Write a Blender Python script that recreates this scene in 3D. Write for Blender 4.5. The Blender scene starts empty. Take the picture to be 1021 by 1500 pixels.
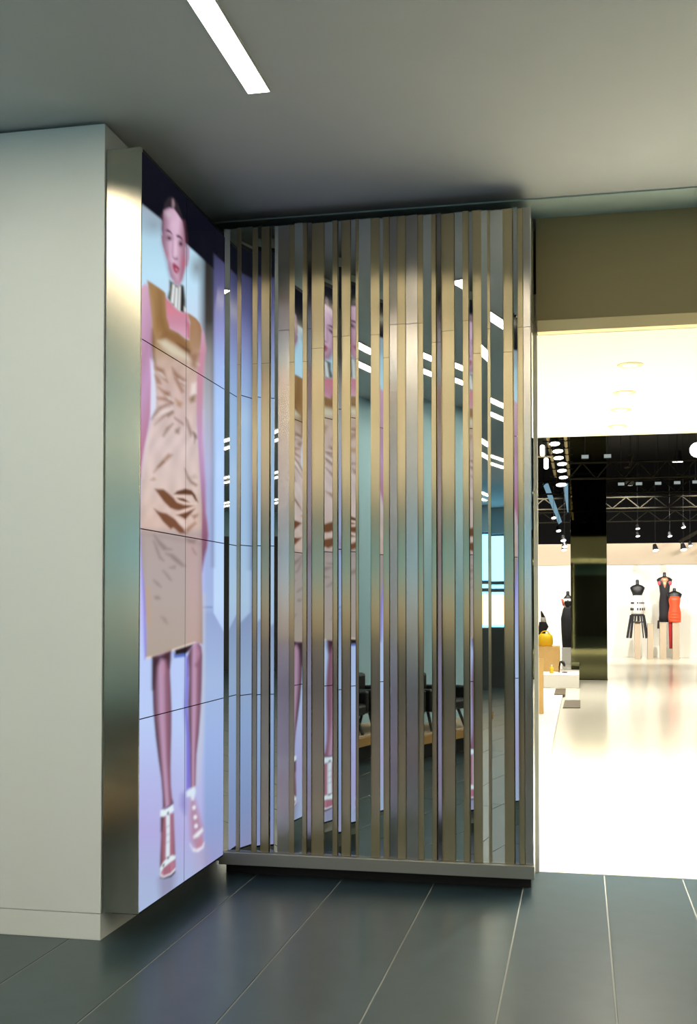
import bpy, bmesh, math, random
import numpy as np
from mathutils import Vector, Matrix

random.seed(7)
S = bpy.context.scene
COL = S.collection

# ------------------------------------------------------------------ camera
F = 1630.0; CX = 510.5; HOR = 889.0; H = 1.5
YAW = math.atan(340 / F); PITCH = math.radians(1.5)
CY = HOR - F * math.tan(PITCH)
cam_d = bpy.data.cameras.new('camera')
cam = bpy.data.objects.new('camera', cam_d); COL.objects.link(cam)
cam.location = (0, 0, H)
cam.rotation_euler = (math.pi / 2 + PITCH, 0, YAW)
cam_d.sensor_fit = 'VERTICAL'; cam_d.sensor_height = 36; cam_d.lens = F / 1500 * 36
cam_d.shift_y = (CY - 750) / 1500
cam_d.shift_x = 0
cam_d.clip_end = 200
S.camera = cam

# ------------------------------------------------------------------ world, exposure
w = bpy.data.worlds.new('world'); S.world = w; w.use_nodes = True
w.node_tree.nodes['Background'].inputs[0].default_value = (.55, .75, .85, 1)
w.node_tree.nodes['Background'].inputs[1].default_value = .05
S.view_settings.view_transform = 'Standard'; S.view_settings.look = 'None'
S.view_settings.exposure = 0; S.view_settings.gamma = 1; S.view_settings.use_curve_mapping = False

# ------------------------------------------------------------------ photo pixel -> place
FW = np.array([-math.sin(YAW) * math.cos(PITCH), math.cos(YAW) * math.cos(PITCH), math.sin(PITCH)])
RT = np.array([math.cos(YAW), math.sin(YAW), 0.]); UP = np.cross(RT, FW); EYE = np.array([0, 0, H])
def ray(x, y): return FW * F + RT * (x - CX) - UP * (y - CY)
def onZ(x, y, z=0.): d = ray(x, y); return EYE + d * ((z - H) / d[2])
def onY(x, y, Y): d = ray(x, y); return EYE + d * (Y / d[1])
def onX(x, y, X): d = ray(x, y); return EYE + d * (X / d[0])

# ------------------------------------------------------------------ materials
def lin(c):
    def g(v):
        v = v / 255.
        return v / 12.92 if v <= .04045 else ((v + .055) / 1.055) ** 2.4
    return tuple(g(v) for v in c)
MATS = {}
def mat(name, rgb=(200, 200, 200), rough=.5, metal=0., noise=0., nscale=20., bump=0., spec=.5, coat=0.):
    if name in MATS: return MATS[name]
    m = bpy.data.materials.new(name); m.use_nodes = True
    nt = m.node_tree; b = nt.nodes['Principled BSDF']
    c = lin(rgb)
    b.inputs['Base Color'].default_value = (*c, 1)
    b.inputs['Roughness'].default_value = rough; b.inputs['Metallic'].default_value = metal
    b.inputs['Specular IOR Level'].default_value = spec
    b.inputs['Coat Weight'].default_value = coat
    if noise or bump:
        tc = nt.nodes.new('ShaderNodeTexCoord'); n = nt.nodes.new('ShaderNodeTexNoise')
        n.inputs['Scale'].default_value = nscale; n.inputs['Detail'].default_value = 6
        nt.links.new(tc.outputs['Object'], n.inputs['Vector'])
        if noise:
            r = nt.nodes.new('ShaderNodeMapRange')
            r.inputs[3].default_value = 1 - noise; r.inputs[4].default_value = 1 + noise
            mx = nt.nodes.new('ShaderNodeVectorMath'); mx.operation = 'SCALE'
            mx.inputs[0].default_value = c
            nt.links.new(n.outputs[0], r.inputs[0]); nt.links.new(r.outputs[0], mx.inputs['Scale'])
            nt.links.new(mx.outputs[0], b.inputs['Base Color'])
        if bump:
            bp = nt.nodes.new('ShaderNodeBump'); bp.inputs['Strength'].default_value = bump
            bp.inputs['Distance'].default_value = .01
            nt.links.new(n.outputs[0], bp.inputs['Height']); nt.links.new(bp.outputs[0], b.inputs['Normal'])
    MATS[name] = m
    return m
def emit(name, rgb, s, srgb=True):
    if name in MATS: return MATS[name]
    m = bpy.data.materials.new(name); m.use_nodes = True; nt = m.node_tree
    nt.nodes.clear(); e = nt.nodes.new('ShaderNodeEmission'); o = nt.nodes.new('ShaderNodeOutputMaterial')
    e.inputs[0].default_value = (*(lin(rgb) if srgb else rgb), 1); e.inputs[1].default_value = s
    nt.links.new(e.outputs[0], o.inputs[0]); MATS[name] = m
    return m
def brushed(name, rgb, rough, aniso, tangent=(0, 0, 1)):
    m = bpy.data.materials.new(name); m.use_nodes = True; nt = m.node_tree; nt.nodes.clear()
    o = nt.nodes.new('ShaderNodeOutputMaterial'); g = nt.nodes.new('ShaderNodeBsdfAnisotropic')
    g.distribution = 'BECKMANN'
    g.inputs['Color'].default_value = (*lin(rgb), 1); g.inputs['Roughness'].default_value = rough
    g.inputs['Anisotropy'].default_value = aniso
    t = nt.nodes.new('ShaderNodeCombineXYZ')
    for i in range(3): t.inputs[i].default_value = tangent[i]
    nt.links.new(t.outputs[0], g.inputs['Tangent'])
    tc = nt.nodes.new('ShaderNodeTexCoord'); mp = nt.nodes.new('ShaderNodeMapping')
    mp.inputs['Scale'].default_value = (400, 400, 3)
    n = nt.nodes.new('ShaderNodeTexNoise'); n.inputs['Scale'].default_value = 1
    bp = nt.nodes.new('ShaderNodeBump'); bp.inputs['Strength'].default_value = .03; bp.inputs['Distance'].default_value = .002
    nt.links.new(tc.outputs['Object'], mp.inputs[0]); nt.links.new(mp.outputs[0], n.inputs['Vector'])
    nt.links.new(n.outputs[0], bp.inputs['Height']); nt.links.new(bp.outputs[0], g.inputs['Normal'])
    nt.links.new(g.outputs[0], o.inputs[0]); MATS[name] = m
    return m

M_ceil = mat('ceiling_paint', (182, 188, 192), .85, noise=.03, nscale=3)
M_white = mat('white_wall_paint', (234, 243, 246), .55, noise=.02, nscale=2)
M_header = mat('grey_green_header', (176, 196, 194), .8)
M_tile = mat('slate_tile', (54, 72, 80), .3, noise=.25, nscale=6, bump=.06, spec=.45)
M_grout = mat('pale_grout', (146, 150, 146), .8)
M_fascia = mat('beige_fascia_paint', (168, 152, 112), .75, noise=.03, nscale=2)
M_mirror = mat('mirror_glass', (222, 228, 226), .0, 1.)
M_mirror.node_tree.nodes['Principled BSDF'].inputs['Roughness'].default_value = .012
M_steel = brushed('brushed_champagne_steel', (192, 180, 148), .30, .76)
M_steel2 = brushed('brushed_satin_steel', (192, 188, 182), .26, .55)
M_edge = brushed('brushed_edge_steel', (206, 202, 186), .22, .45)
M_trim = mat('satin_brass_trim', (226, 208, 164), .42, .7)
M_ledge = mat('grey_ledge_metal', (140, 144, 140), .4, .6)
M_black = mat('black_backing', (14, 14, 16), .6)
M_dark = mat('dark_housing', (22, 23, 26), .5)
M_teal = mat('pale_teal_wall_paint', (160, 200, 222), .7)
M_shopfloor = mat('cream_resin_floor', (232, 226, 205), .16, noise=.03, nscale=.8, spec=.5)
M_shopwhite = mat('shop_white_paint', (238, 236, 226), .7)
M_beige = mat('beige_partition_paint', (196, 180, 158), .8)
M_hall = mat('black_hall_paint', (17, 18, 19), .8)
M_truss = mat('dull_truss_metal', (34, 32, 25), .9, spec=.08)
M_colmir = mat('dark_tinted_mirror', (104, 105, 78), .03, 1.)
M_wood = mat('pale_birch_wood', (222, 180, 110), .5, noise=.1, nscale=9)
M_yellow = mat('yellow_bag_leather', (246, 206, 30), .45)
M_form = mat('black_mannequin_form', (24, 24, 28), .45)
M_bfab = mat('black_dress_fabric', (36, 34, 40), .8)
M_red = mat('orange_red_satin', (236, 84, 46), .45)
M_redd = mat('deep_red_satin', (168, 26, 34), .5)
M_wfab = mat('white_dress_fabric', (240, 236, 230), .8)
M_orange = mat('coral_fabric', (236, 104, 72), .7)
M_gold = mat('pink_gold_beads', (226, 160, 120), .35, .3)
M_pink = mat('pink_flowers', (216, 84, 100), .6)
M_ped = mat('cream_plinth_paint', (172, 156, 134), .7)
M_mat = mat('brown_display_plate', (92, 80, 54), .6)
M_chair = mat('black_chair_leather', (20, 22, 26), .4)
M_cwood = mat('oak_chair_wood', (176, 140, 84), .5)
M_frame = mat('window_frame_grey', (60, 66, 70), .5)
M_khaki = mat('khaki_curtain', (168, 158, 124), .85)
E_tube = emit('linear_light_glow', (255, 240, 212), 19)
E_win = emit('daylight_pane', (128, 200, 230), 4.4)
E_band = emit('added_warm_glow', (255, 226, 176), 3)
E_lens = emit('spot_lens_glow', (255, 253, 245), 6)
E_dim = emit('dim_panel_glow', (176, 188, 186), .7)
E_cyan = emit('cyan_lightbox_glow', (150, 196, 218), .6)
E_down = emit('downlight_glow', (255, 244, 214), 5)
M_downring = mat('downlight_ring', (206, 200, 170), .5)

# ------------------------------------------------------------------ helpers
def link(o, parent=None):
    COL.objects.link(o)
    if parent is not None: o.parent = parent
    return o
def mesh_obj(name, verts, faces, m, parent=None, smooth=False):
    me = bpy.data.meshes.new(name); me.from_pydata([tuple(v) for v in verts], [], faces)
    me.materials.append(m); me.validate(); me.update()
    if smooth:
        for p in me.polygons: p.use_smooth = True
    return link(bpy.data.objects.new(name, me), parent)
def bm_obj(name, bm, m, parent=None, smooth=False):
    me = bpy.data.meshes.new(name); bmesh.ops.recalc_face_normals(bm, faces=bm.faces); bm.to_mesh(me); bm.free()
    me.materials.append(m)
    if smooth:
        for p in me.polygons: p.use_smooth = True
    return link(bpy.data.objects.new(name, me), parent)
def add_box(bm, a, b, bev=0.):
    a = Vector(a); b = Vector(b)
    r = bmesh.ops.create_cube(bm, size=1)
    vs = r['verts']
    bmesh.ops.scale(bm, vec=b - a, verts=vs); bmesh.ops.translate(bm, vec=(a + b) / 2, verts=vs)
    if bev:
        es = list({e for v in vs for e in v.link_edges})
        bmesh.ops.bevel(bm, geom=es, offset=bev, segments=2, affect='EDGES', profile=.5)
def box(name, a, b, m, parent=None, bev=0.):
    bm = bmesh.new(); add_box(bm, a, b, bev); return bm_obj(name, bm, m, parent)
def add_bar(bm, p, q, r, n=6):
    p = Vector(p); q = Vector(q); d = q - p
    if d.length < 1e-6: return
    res = bmesh.ops.create_cone(bm, cap_ends=True, segments=n, radius1=r, radius2=r, depth=d.length)
    rot = d.to_track_quat('Z', 'Y').to_matrix().to_4x4()
    bmesh.ops.transform(bm, matrix=Matrix.Translation((p + q) / 2) @ rot, verts=res['verts'])
def bar(name, p, q, r, m, parent=None, n=8):
    bm = bmesh.new(); add_bar(bm, p, q, r, n); return bm_obj(name, bm, m, parent, False)
def loft(name, secs, m, parent=None, n=20, smooth=True, wob=0.):
    """secs: (x, y, z, rx, ry)"""
    vs = []; fs = []
    for k, (x, y, z, rx, ry) in enumerate(secs):
        for i in range(n):
            a = 2 * math.pi * i / n
            s = 1 + wob * math.sin(a * 5 + k)
            vs.append((x + rx * s * math.cos(a), y + ry * s * math.sin(a), z))
    for k in range(len(secs) - 1):
        for i in range(n):
            j = (i + 1) % n
            fs.append((k * n + i, k * n + j, (k + 1) * n + j, (k + 1) * n + i))
    fs.append(tuple(range(n))[::-1]); fs.append(tuple(range((len(secs) - 1) * n, len(secs) * n)))
    bm = bmesh.new(); me = bpy.data.meshes.new('t'); me.from_pydata(vs, [], fs); bm.from_mesh(me); bpy.data.meshes.remove(me)
    return bm_obj(name, bm, m, parent, smooth)
def thing(name, label, cat, loc=(0, 0, 0), group=None):
    o = bpy.data.objects.new(name, None); o.empty_display_size = .1; COL.objects.link(o); o.location = loc
    o['label'] = label; o['category'] = cat
    if group: o['group'] = group
    return o
def tag(o, label, cat, group=None):
    o['label'] = label; o['category'] = cat
    if group: o['group'] = group
    return o
def struct(o, label=None, cat=None):
    o['kind'] = 'structure'
    if label: o['label'] = label; o['category'] = cat
    return o
def at(o, root):
    """parent o (built in world space) under root keeping its place"""
    o.parent = root; o.location = Vector(o.location) - root.location
    return o
def W(root):
    return -root.location

# ================================================================== SETTING: concourse
ZC = 3.73
YF = 6.40           # shop front plane
fl = struct(box('floor', (-8.6, -12.1, -.12), (9.1, 6.44, -.003), M_grout), 'dark slate plank floor with thin pale grout lines', 'floor')
xs = [-8.123 + .488 * i for i in range(10)] + [-3.245, -2.757, -2.270, -1.785, -1.294, -.788, -.308, .121, .542]
while xs[-1] < 9.0: xs.append(xs[-1] + .49)
ys = [-12.1, -8.3, -5.4, -2.4, .55, 3.5, 6.435]
g = .0035
tile_cache = {}
xb = [-8.6] + xs + [9.1]
for i in range(len(xb) - 1):
    for j in range(len(ys) - 1):
        a, b = xb[i] + g, min(xb[i + 1], 9.1) - g
        if b - a < .02: continue
        key = (round(b - a, 4), j)
        if key not in tile_cache:
            bm = bmesh.new(); hx = (b - a) / 2; hy = (ys[j + 1] - ys[j]) / 2 - g
            add_box(bm, (-hx, -hy, -.02), (hx, hy, 0), .0015)
            o = bm_obj('floor_tile', bm, M_tile, fl); tile_cache[key] = o.data
        else:
            o = bpy.data.objects.new('floor_tile', tile_cache[key]); link(o, fl)
        o.location = ((a + b) / 2, (ys[j] + ys[j + 1]) / 2, 0)
struct(box('ceiling', (-8.6, -12.1, ZC), (9.1, 6.9, ZC + .12), M_ceil), 'smooth grey-white painted ceiling above the concourse', 'ceiling')

# white wall block with plinth (left) ; the video wall hangs on its side
WX, WY = -2.122, 4.709
struct(box('wall_left', (-3.5, WY, .119), (WX, 6.9, 3.715), M_white, bev=.003), 'white painted wall block beside the tall video screen', 'wall')
struct(box('baseboard_left', (-3.5, WY + .001, 0), (WX - .001, 6.9, .1165), M_white, bev=.002), 'white plinth strip at the foot of the white wall block', 'baseboard')
struct(box('trim_1', (-3.5, WY + .03, 3.715), (WX - .03, 6.9, ZC), M_ceil), 'recessed shadow gap strip on top of the white wall block', 'trim')

# header above the strips and the shop front fascia
struct(box('trim_2', (-2.1, 6.10, ZC - .008), (9.1, YF, ZC), M_header), 'narrow grey-green ceiling strip in front of the shop front', 'trim')
struct(box('wall_right', (-.24, YF, 3.13), (9.1, 6.60, ZC), M_fascia), 'beige fascia above the bright shop entrance', 'wall')
tr = struct(box('trim_3', (-.235, YF - .02, 3.062), (9.1, 6.60, 3.13), M_trim, bev=.004), 'brushed metal lintel trim under the beige fascia', 'trim')
struct(box('trim_4', (-.262, 6.41, 0), (-.236, 6.44, 3.06), M_shopwhite), 'slim cream door jamb at the shop entrance', 'trim')
# concourse walls behind and beside the camera
struct(box('wall_side', (-3.6, -1.0, 0), (-3.5, WY, ZC), M_teal), 'pale teal side wall of the concourse', 'wall')
struct(box('wall_return', (-8.6, -1.0, 0), (-3.6, -.9, ZC), M_teal), 'pale teal return wall of the concourse', 'wall')
struct(box('wall_end', (-8.7, -12.2, 0), (-8.6, -.9, ZC), M_khaki), 'khaki end wall on the left of the concourse', 'wall')
struct(box('wall_far', (9.1, -12.2, 0), (9.2, 6.6, ZC), M_khaki), 'khaki end wall of the concourse', 'wall')

# glazed wall behind the camera
wb = struct(box('wall_back', (-8.6, -12.32, 3.15), (9.2, -12.2, ZC), M_teal), 'teal band above the glazed concourse front', 'wall')
for k, x in enumerate(np.arange(-8.4, -2.9, 1.75)):
    wn = struct(box('window_%d' % (k + 1), (x, -12.3, .25), (x + 1.6, -12.26, 3.1), E_win), 'tall daylight window pane behind the camera', 'window')
    for dx in (0, 1.6):
        box('window_frame', (x + dx - .05, -12.25, 0), (x + dx + .05, -12.15, 3.15), M_frame, wn)
    box('window_rail', (x, -12.25, 2.0), (x + 1.6, -12.17, 2.08), M_frame, wn)
    box('window_sill', (x, -12.25, 0), (x + 1.6, -12.15, .25), M_frame, wn)
struct(box('wall_dark', (-1.4, -12.32, 0), (9.2, -12.2, 3.15), M_frame), 'dark shopfront wall beside the glazed concourse front', 'wall')
ct = thing('added_glow_counter', 'made-up dark counter behind the camera with an added warm glow', 'counter', (-5.0, -8.0, 0))  # made-up counter, added for a warm eye-level glow in the steel strips
box('body', (-3.5, -.5, 0), (3.5, .0, 1.12), M_frame, ct)
box('light_front', (-3.4, 0, 1.18), (3.4, .02, 1.72), E_band, ct)
box('top', (-3.55, -.55, 1.78), (3.55, .06, 1.84), M_frame, ct)
for x_ in (-3.5, 0, 3.5): box('post', (x_ - .04, -.4, 1.12), (x_ + .04, -.02, 1.78), M_frame, ct)

# linear ceiling lights ------------------------------------------------
def linear_light(x, y0, y1, label, wd=.10):
    t = thing('linear_light', label, 'ceiling light', (x, (y0 + y1) / 2, ZC - .012), 'linear ceiling lights')
    h = (y1 - y0) / 2
    box('diffuser', (-wd / 2, -h, 0), (wd / 2, h, .010), E_tube, t)
    bm = bmesh.new()
    for sx in (-1, 1): add_box(bm, (sx * wd / 2 - .002, -h, -.001), (sx * wd / 2 + .002, h, .012))
    for sy in (-1, 1): add_box(bm, (-wd / 2, sy * h - .002, -.001), (wd / 2, sy * h + .002, .012))
    bm_obj('frame', bm, M_ceil, t)
linear_light(-1.347, -7.0, 4.568, 'long white linear ceiling light ending near the video wall corner')
for i, (x, y1) in enumerate([(-2.55, 3.9), (-2.85, 3.9), (1.55, 3.0), (1.85, 3.0), (3.3, 3.0), (3.6, 3.0), (5.2, 3.0), (5.5, 3.0), (-4.1, -1.4), (-4.4, -1.4)]):
    linear_light(x, -11.0, y1, 'white linear ceiling light in the mirror strips, ' + ('second', 'first', 'fourth', 'fifth', 'sixth', 'seventh', 'eighth', 'ninth', 'right short one past the teal wall', 'left short one past the teal wall')[i] + (' from the teal wall' if i < 8 else ''))

# ================================================================== VIDEO WALL
SX = -1.942; SY0, SY1 = 4.709, 5.915; SZ = [.130, .995, 1.853, 2.715, 3.572]; SYM = 5.298
vw = thing('video_wall', 'tall video wall showing a fashion model in a beige satin dress', 'video wall', (SX, SY0, .13))
O = Vector((SX, SY0, .13))
def vb(name, a, b, m, bev=0): return box(name, Vector(a) - O, Vector(b) - O, m, vw, bev)
vb('housing', (WX + .004, SY0 + .02, .135), (SX - .012, SY1, 3.60), M_dark)
e = vb('edge_panel', (WX + .012, SY0 - .004, .128), (SX, SY0 + .012, 3.59), M_edge, .0015)
e['label'] = 'brushed steel edge panel'
vb('bottom_rim', (WX + .05, SY0 + .01, .122), (SX - .002, SY1, .134), M_dark)
vb('cable_stub', (SX - .07, SY0 + .10, .100), (SX - .05, SY0 + .16, .125), M_dark)

# ---- the picture on the screen
def srgb(c): return np.array(lin(c))
class Paint:
    def __init__(s, px, py):
        s.x, s.y = px, py; s.c = np.zeros((len(px), 3))
    def blend(s, a, col):
        if not isinstance(col, np.ndarray) or col.ndim == 1: col = np.array(col)[None, :]
        s.c = s.c * (1 - a[:, None]) + col * a[:, None]
    def poly(s, pts, col, soft=.8, alpha=1., dx=0, dy=0):
        pts = [(p[0] + dx, p[1] + dy) for p in pts]; soft = soft * (1.9 if alpha < 1 else 1.3)
        P = np.array(pts, float); m = soft + 1
        idx = np.where((s.x > P[:, 0].min() - m) & (s.x < P[:, 0].max() + m) & (s.y > P[:, 1].min() - m) & (s.y < P[:, 1].max() + m))[0]
        if len(idx) == 0: return
        x, y = s.x[idx], s.y[idx]; ins = np.zeros(len(idx), bool); d2 = np.full(len(idx), 1e9)
        n = len(P)
        for i in range(n):
            (x0, y0), (x1, y1) = P[i], P[(i + 1) % n]
            if y0 != y1:
                c = ((y0 > y) != (y1 > y)) & (x < (x1 - x0) * (y - y0) / (y1 - y0) + x0); ins ^= c
            ex, ey = x1 - x0, y1 - y0; L = ex * ex + ey * ey + 1e-9
            t = np.clip(((x - x0) * ex + (y - y0) * ey) / L, 0, 1)
            d2 = np.minimum(d2, (x - x0 - t * ex) ** 2 + (y - y0 - t * ey) ** 2)
        d = np.sqrt(d2) * np.where(ins, 1, -1)
        a = np.clip(d / soft * .5 + .5, 0, 1) * alpha
        c = col(x, y) if callable(col) else srgb(col)[None, :]
        s.c[idx] = s.c[idx] * (1 - a[:, None]) + c * a[:, None]
    def ell(s, cx, cy, rx, ry, col, alpha=1., soft=.5, rot=0.):
        dx, dy = s.x - cx, s.y - cy
        if rot:
            cr, sr = math.cos(rot), math.sin(rot); dx, dy = dx * cr + dy * sr, -dx * sr + dy * cr
        r = np.sqrt((dx / rx) ** 2 + (dy / ry) ** 2)
        a = np.clip((1 - r) / soft, 0, 1) * alpha
        s.blend(a, srgb(col))
def ramp(v, stops):
    xs_ = [k for k, _ in stops]; cs = np.array([srgb(c) for _, c in stops])
    return np.stack([np.interp(v, xs_, cs[:, i]) for i in range(3)], 1)
def crop(y0, pts): return [(200 + a / 7.563, y0 + b / 7.563) for a, b in pts]

def picture(px, py):
    p = Paint(px, py); x, y = px, py
    # stage backdrop
    p.c = ramp(y, [(300, (150, 165, 182)), (345, (172, 212, 232)), (400, (184, 228, 250)), (520, (205, 215, 240)), (640, (190, 195, 235)), (760, (188, 192, 245)),
                   (900, (186, 190, 248)), (960, (182, 204, 250)), (1060, (182, 204, 248)), (1140, (178, 186, 236)), (1220, (176, 172, 226)), (1300, (164, 182, 220))])
    # darker curtain stretch right of the model
    t = np.clip((x - 288) / 14, 0, 1)
    right = ramp(y, [(385, (46, 44, 42)), (470, (62, 58, 54)), (520, (140, 140, 142)), (600, (168, 172, 188)), (680, (170, 178, 218)), (800, (158, 176, 224)), (890, (158, 182, 228)),
                     (900, (146, 168, 214)), (1000, (160, 186, 228)), (1080, (152, 180, 232)), (1200, (140, 162, 214)), (1260, (150, 155, 205))])
    a = np.where(y < 600, t, np.clip((x - 294) / 8, 0, 1))
    p.blend(a, right)
    # soft grey edge under the black band
    p.ell(225, 330, 26, 22, (120, 128, 140), .5, 1.)
    p.ell(288, 392, 14, 26, (110, 108, 108), .75, 1.)
    # bright side panel
    p.poly([(313, 371), (330, 386), (330, 929), (313, 898)],
           lambda X, Y: ramp(Y, [(372, (52, 54, 88)), (430, (96, 96, 150)), (480, (140, 146, 206)), (530, (158, 184, 240)), (600, (172, 208, 255)), (750, (176, 212, 255)), (880, (188, 218, 252)), (930, (180, 205, 250))]), .8)
    p.poly([(310.5, 380), (313.5, 375), (313.5, 830), (310.5, 830)], (60, 70, 96), 2.2, .45)
    p.poly([(297, 888.5), (311, 888.5), (311, 890.5), (297, 890.5)], (110, 125, 170), .8, .8)
    # black band at the top
    p.poly([(200, 210), (335, 330), (335, 391), (313, 371), (313, 394), (296, 378.5), (274, 359), (238, 323), (206.6, 298), (200, 293)], (13, 14, 26), 1.2)
    # purple fringe and floor reflections
    p.poly([(205, 780), (208, 800), (211, 830), (215, 870), (217, 890), (214, 905), (216, 962), (212, 966), (211, 940), (210, 890), (207, 830)], (140, 126, 226), 1.6)
    p.poly([(232, 1288), (257, 1280), (255, 1306), (235, 1318)], (128, 112, 140), 3, .55)
    p.poly([(286, 1250), (300, 1240), (305, 1262), (288, 1276)], (176, 158, 180), 5, .5)
    p.poly([(296, 870), (300, 870), (299, 1000), (297, 1080), (290, 1150), (287, 1150), (293, 1060), (296, 990)], (196, 194, 196), 2, .7)
    # ---- hair, face
    p.poly([(237, 336), (238, 315), (241, 298), (246, 290), (251, 288), (256, 291), (261, 300), (265.5, 312), (269.5, 327), (271.5, 345), (272.5, 362), (266, 362), (240, 352)], (44, 36, 44), 1.)
    p.poly([(252, 293), (254, 291), (256, 299), (254.5, 306), (252, 305)], (150, 122, 132), 1.)
    p.poly([(236.6, 345), (239.5, 344), (241, 364), (239.5, 362), (237.3, 354)], (150, 80, 120), .8)
    p.poly([(273, 358), (277.5, 363), (277.5, 378), (275, 389), (272.5, 390)], (186, 146, 176), 1.)
    skin = lambda X, Y: ramp((X - 238) / 33. + (Y - 350) / 300., [(-.2, (186, 150, 170)), (0, (176, 116, 158)), (.35, (212, 164, 198)), (.6, (220, 176, 208)), (1.0, (196, 120, 160)), (1.2, (180, 90, 120))])
    p.poly([(240, 309), (244, 306), (249, 304.5), (255, 306.5), (259, 312), (263, 318), (267, 324), (269, 335), (270.5, 350), (271.8, 365), (271.5, 385), (270, 398), (267.5, 408), (264, 416),
            (260, 418.5), (256, 415), (251, 407), (248, 396), (246, 385), (243.2, 374), (240.6, 368), (238.8, 357), (238.8, 340), (239.3, 325)], skin, 1.)
    p.ell(247, 314, 9, 9, (206, 196, 200), .7, 1.); p.ell(255, 330, 8, 14, (226, 190, 214), .6, 1.)
    p.poly([(238.5, 318), (241, 316), (242.5, 345), (244, 372), (249, 392), (253, 406), (250, 405), (244, 378), (239, 358)], (128, 72, 100), 3, .75)
    p.poly([(268, 325), (270.5, 345), (272, 370), (271.5, 392), (266, 411), (268, 380), (267.5, 350)], (140, 72, 98), 3, .7)
    p.ell(260, 408, 5, 9, (210, 160, 190), .6, 1.)
    p.ell(269, 385, 5, 15, (204, 74, 108), .75, 1.)
    p.ell(245, 372, 4, 9, (190, 70, 110), .5, 1.)
    p.poly([(249, 385), (253, 402), (259, 414), (256, 415), (251, 406), (247.5, 393)], (150, 76, 116), 2, .55)
    p.poly([(241.8, 338), (245.5, 335.6), (250, 338.5), (253.3, 344.5), (249, 341), (245, 339.4)], (86, 40, 70), .8)
    p.poly([(258, 344.6), (262, 344), (266, 347.6), (268, 352.5), (263.5, 348.6), (259, 347.4)], (78, 36, 62), .8)
    p.ell(247.6, 348.5, 6.8, 6.6, (120, 72, 96), .9, .9); p.ell(248, 349.4, 3.8, 2.6, (44, 26, 34), .95, .7); p.ell(246.2, 350.6, 1.6, 1.0, (190, 160, 180), .6, .8)
    p.ell(264.6, 356.6, 5.4, 7.6, (116, 70, 92), .9, .9); p.ell(265, 357.4, 3.2, 3.0, (46, 28, 36), .95, .7)
    p.poly([(252.6, 347), (254.2, 350), (254, 366), (253, 375), (251.8, 370), (253, 358)], (150, 84, 126), 1.2, .6)
    p.poly([(255.6, 352), (257.4, 354), (259, 372), (257, 375), (255.4, 366)], (236, 196, 224), 1.4, .8)
    p.poly([(253, 376.5), (256, 378.2), (260, 377.5), (260, 380), (256, 380.5)], (110, 48, 78), .9, .9)
    p.poly([(252.3, 387), (254.5, 384.5), (257.5, 387), (260.5, 390), (263, 393), (262, 397.5), (258.5, 401), (255, 398), (253, 392.5)], (184, 38, 92), .9)
    p.ell(258.5, 394.6, 2.6, 3.0, (232, 140, 172), .8, .9)
    p.poly([(254.6, 389.4), (258, 391), (262.4, 393.6), (258, 392.4)], (92, 16, 46), .7, .8)
    # ---- neck with striped collar, chest
    p.poly([(248, 410), (254, 414), (260, 419), (266, 416.5), (269.5, 419), (272, 440), (272, 458), (266, 457.5), (258, 452), (250, 444), (245, 436), (248, 424)], (92, 92, 82), 1.2)
    for q in ([(253, 416.5), (256.2, 417), (254.2, 445), (250.3, 443)], [(257.4, 421), (260.6, 421), (259.6, 452.5), (255.6, 449)], [(262.2, 419.8), (264.8, 419.4), (263.8, 456), (260.8, 453.6)], [(270, 449), (272.6, 452), (272.4, 457.6), (269.6, 456)]):
        p.poly(q, (228, 234, 236), .9)
    p.poly([(265.4, 421), (268.2, 418), (269.6, 440), (268.6, 457), (264.6, 455)], (30, 32, 32), .8)
    p.poly([(241, 429), (244, 437), (250, 443.5), (258, 452.5), (266, 457.8), (272.5, 458), (276.5, 460), (278, 480), (277, 497), (271, 495), (262, 487), (250, 482), (245.4, 478), (243.4, 460), (241.6, 444)],
           lambda X, Y: ramp(Y, [(430, (206, 110, 128)), (455, (222, 118, 142)), (472, (214, 124, 160)), (490, (226, 150, 180))]), 1.)
    p.poly([(273, 470), (277.4, 474), (277.6, 495), (274.4, 495)], (206, 60, 110), 1., .8)
    # ---- left arm
    p.poly([(203, 424), (210, 418), (214, 415), (217, 422), (221, 440), (222.4, 470), (222.6, 510), (221.6, 560), (221, 600), (217.5, 625), (213, 648), (209, 672), (206, 700), (202, 700)],
           lambda X, Y: ramp(Y + (X - 212) * 3, [(420, (224, 160, 196)), (470, (212, 140, 196)), (520, (200, 118, 180)), (570, (206, 132, 208)), (640, (206, 100, 156)), (690, (190, 84, 120))]), 1.)
    p.poly([(220, 525), (226, 545), (228.5, 575), (229, 595), (221, 612), (220.5, 600), (221.5, 560)], (214, 220, 240), 1.)
    # ---- right arm and hand
    p.poly([(293, 474), (299, 489), (302, 510), (299.5, 530), (298, 560), (297, 600), (297.5, 640), (299, 670), (301, 710), (301.5, 750), (304, 768), (305.2, 784), (303.4, 802), (300, 816), (296, 838), (294, 822), (293.6, 790), (293.6, 750), (292, 700), (289, 650), (286, 600), (287, 540)],
           lambda X, Y: ramp(Y, [(475, (214, 160, 190)), (520, (212, 128, 158)), (580, (208, 132, 160)), (640, (200, 140, 200)), (700, (186, 116, 190)), (750, (178, 84, 140)), (800, (150, 52, 104)), (838, (140, 90, 150))]), 1.6)
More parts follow.
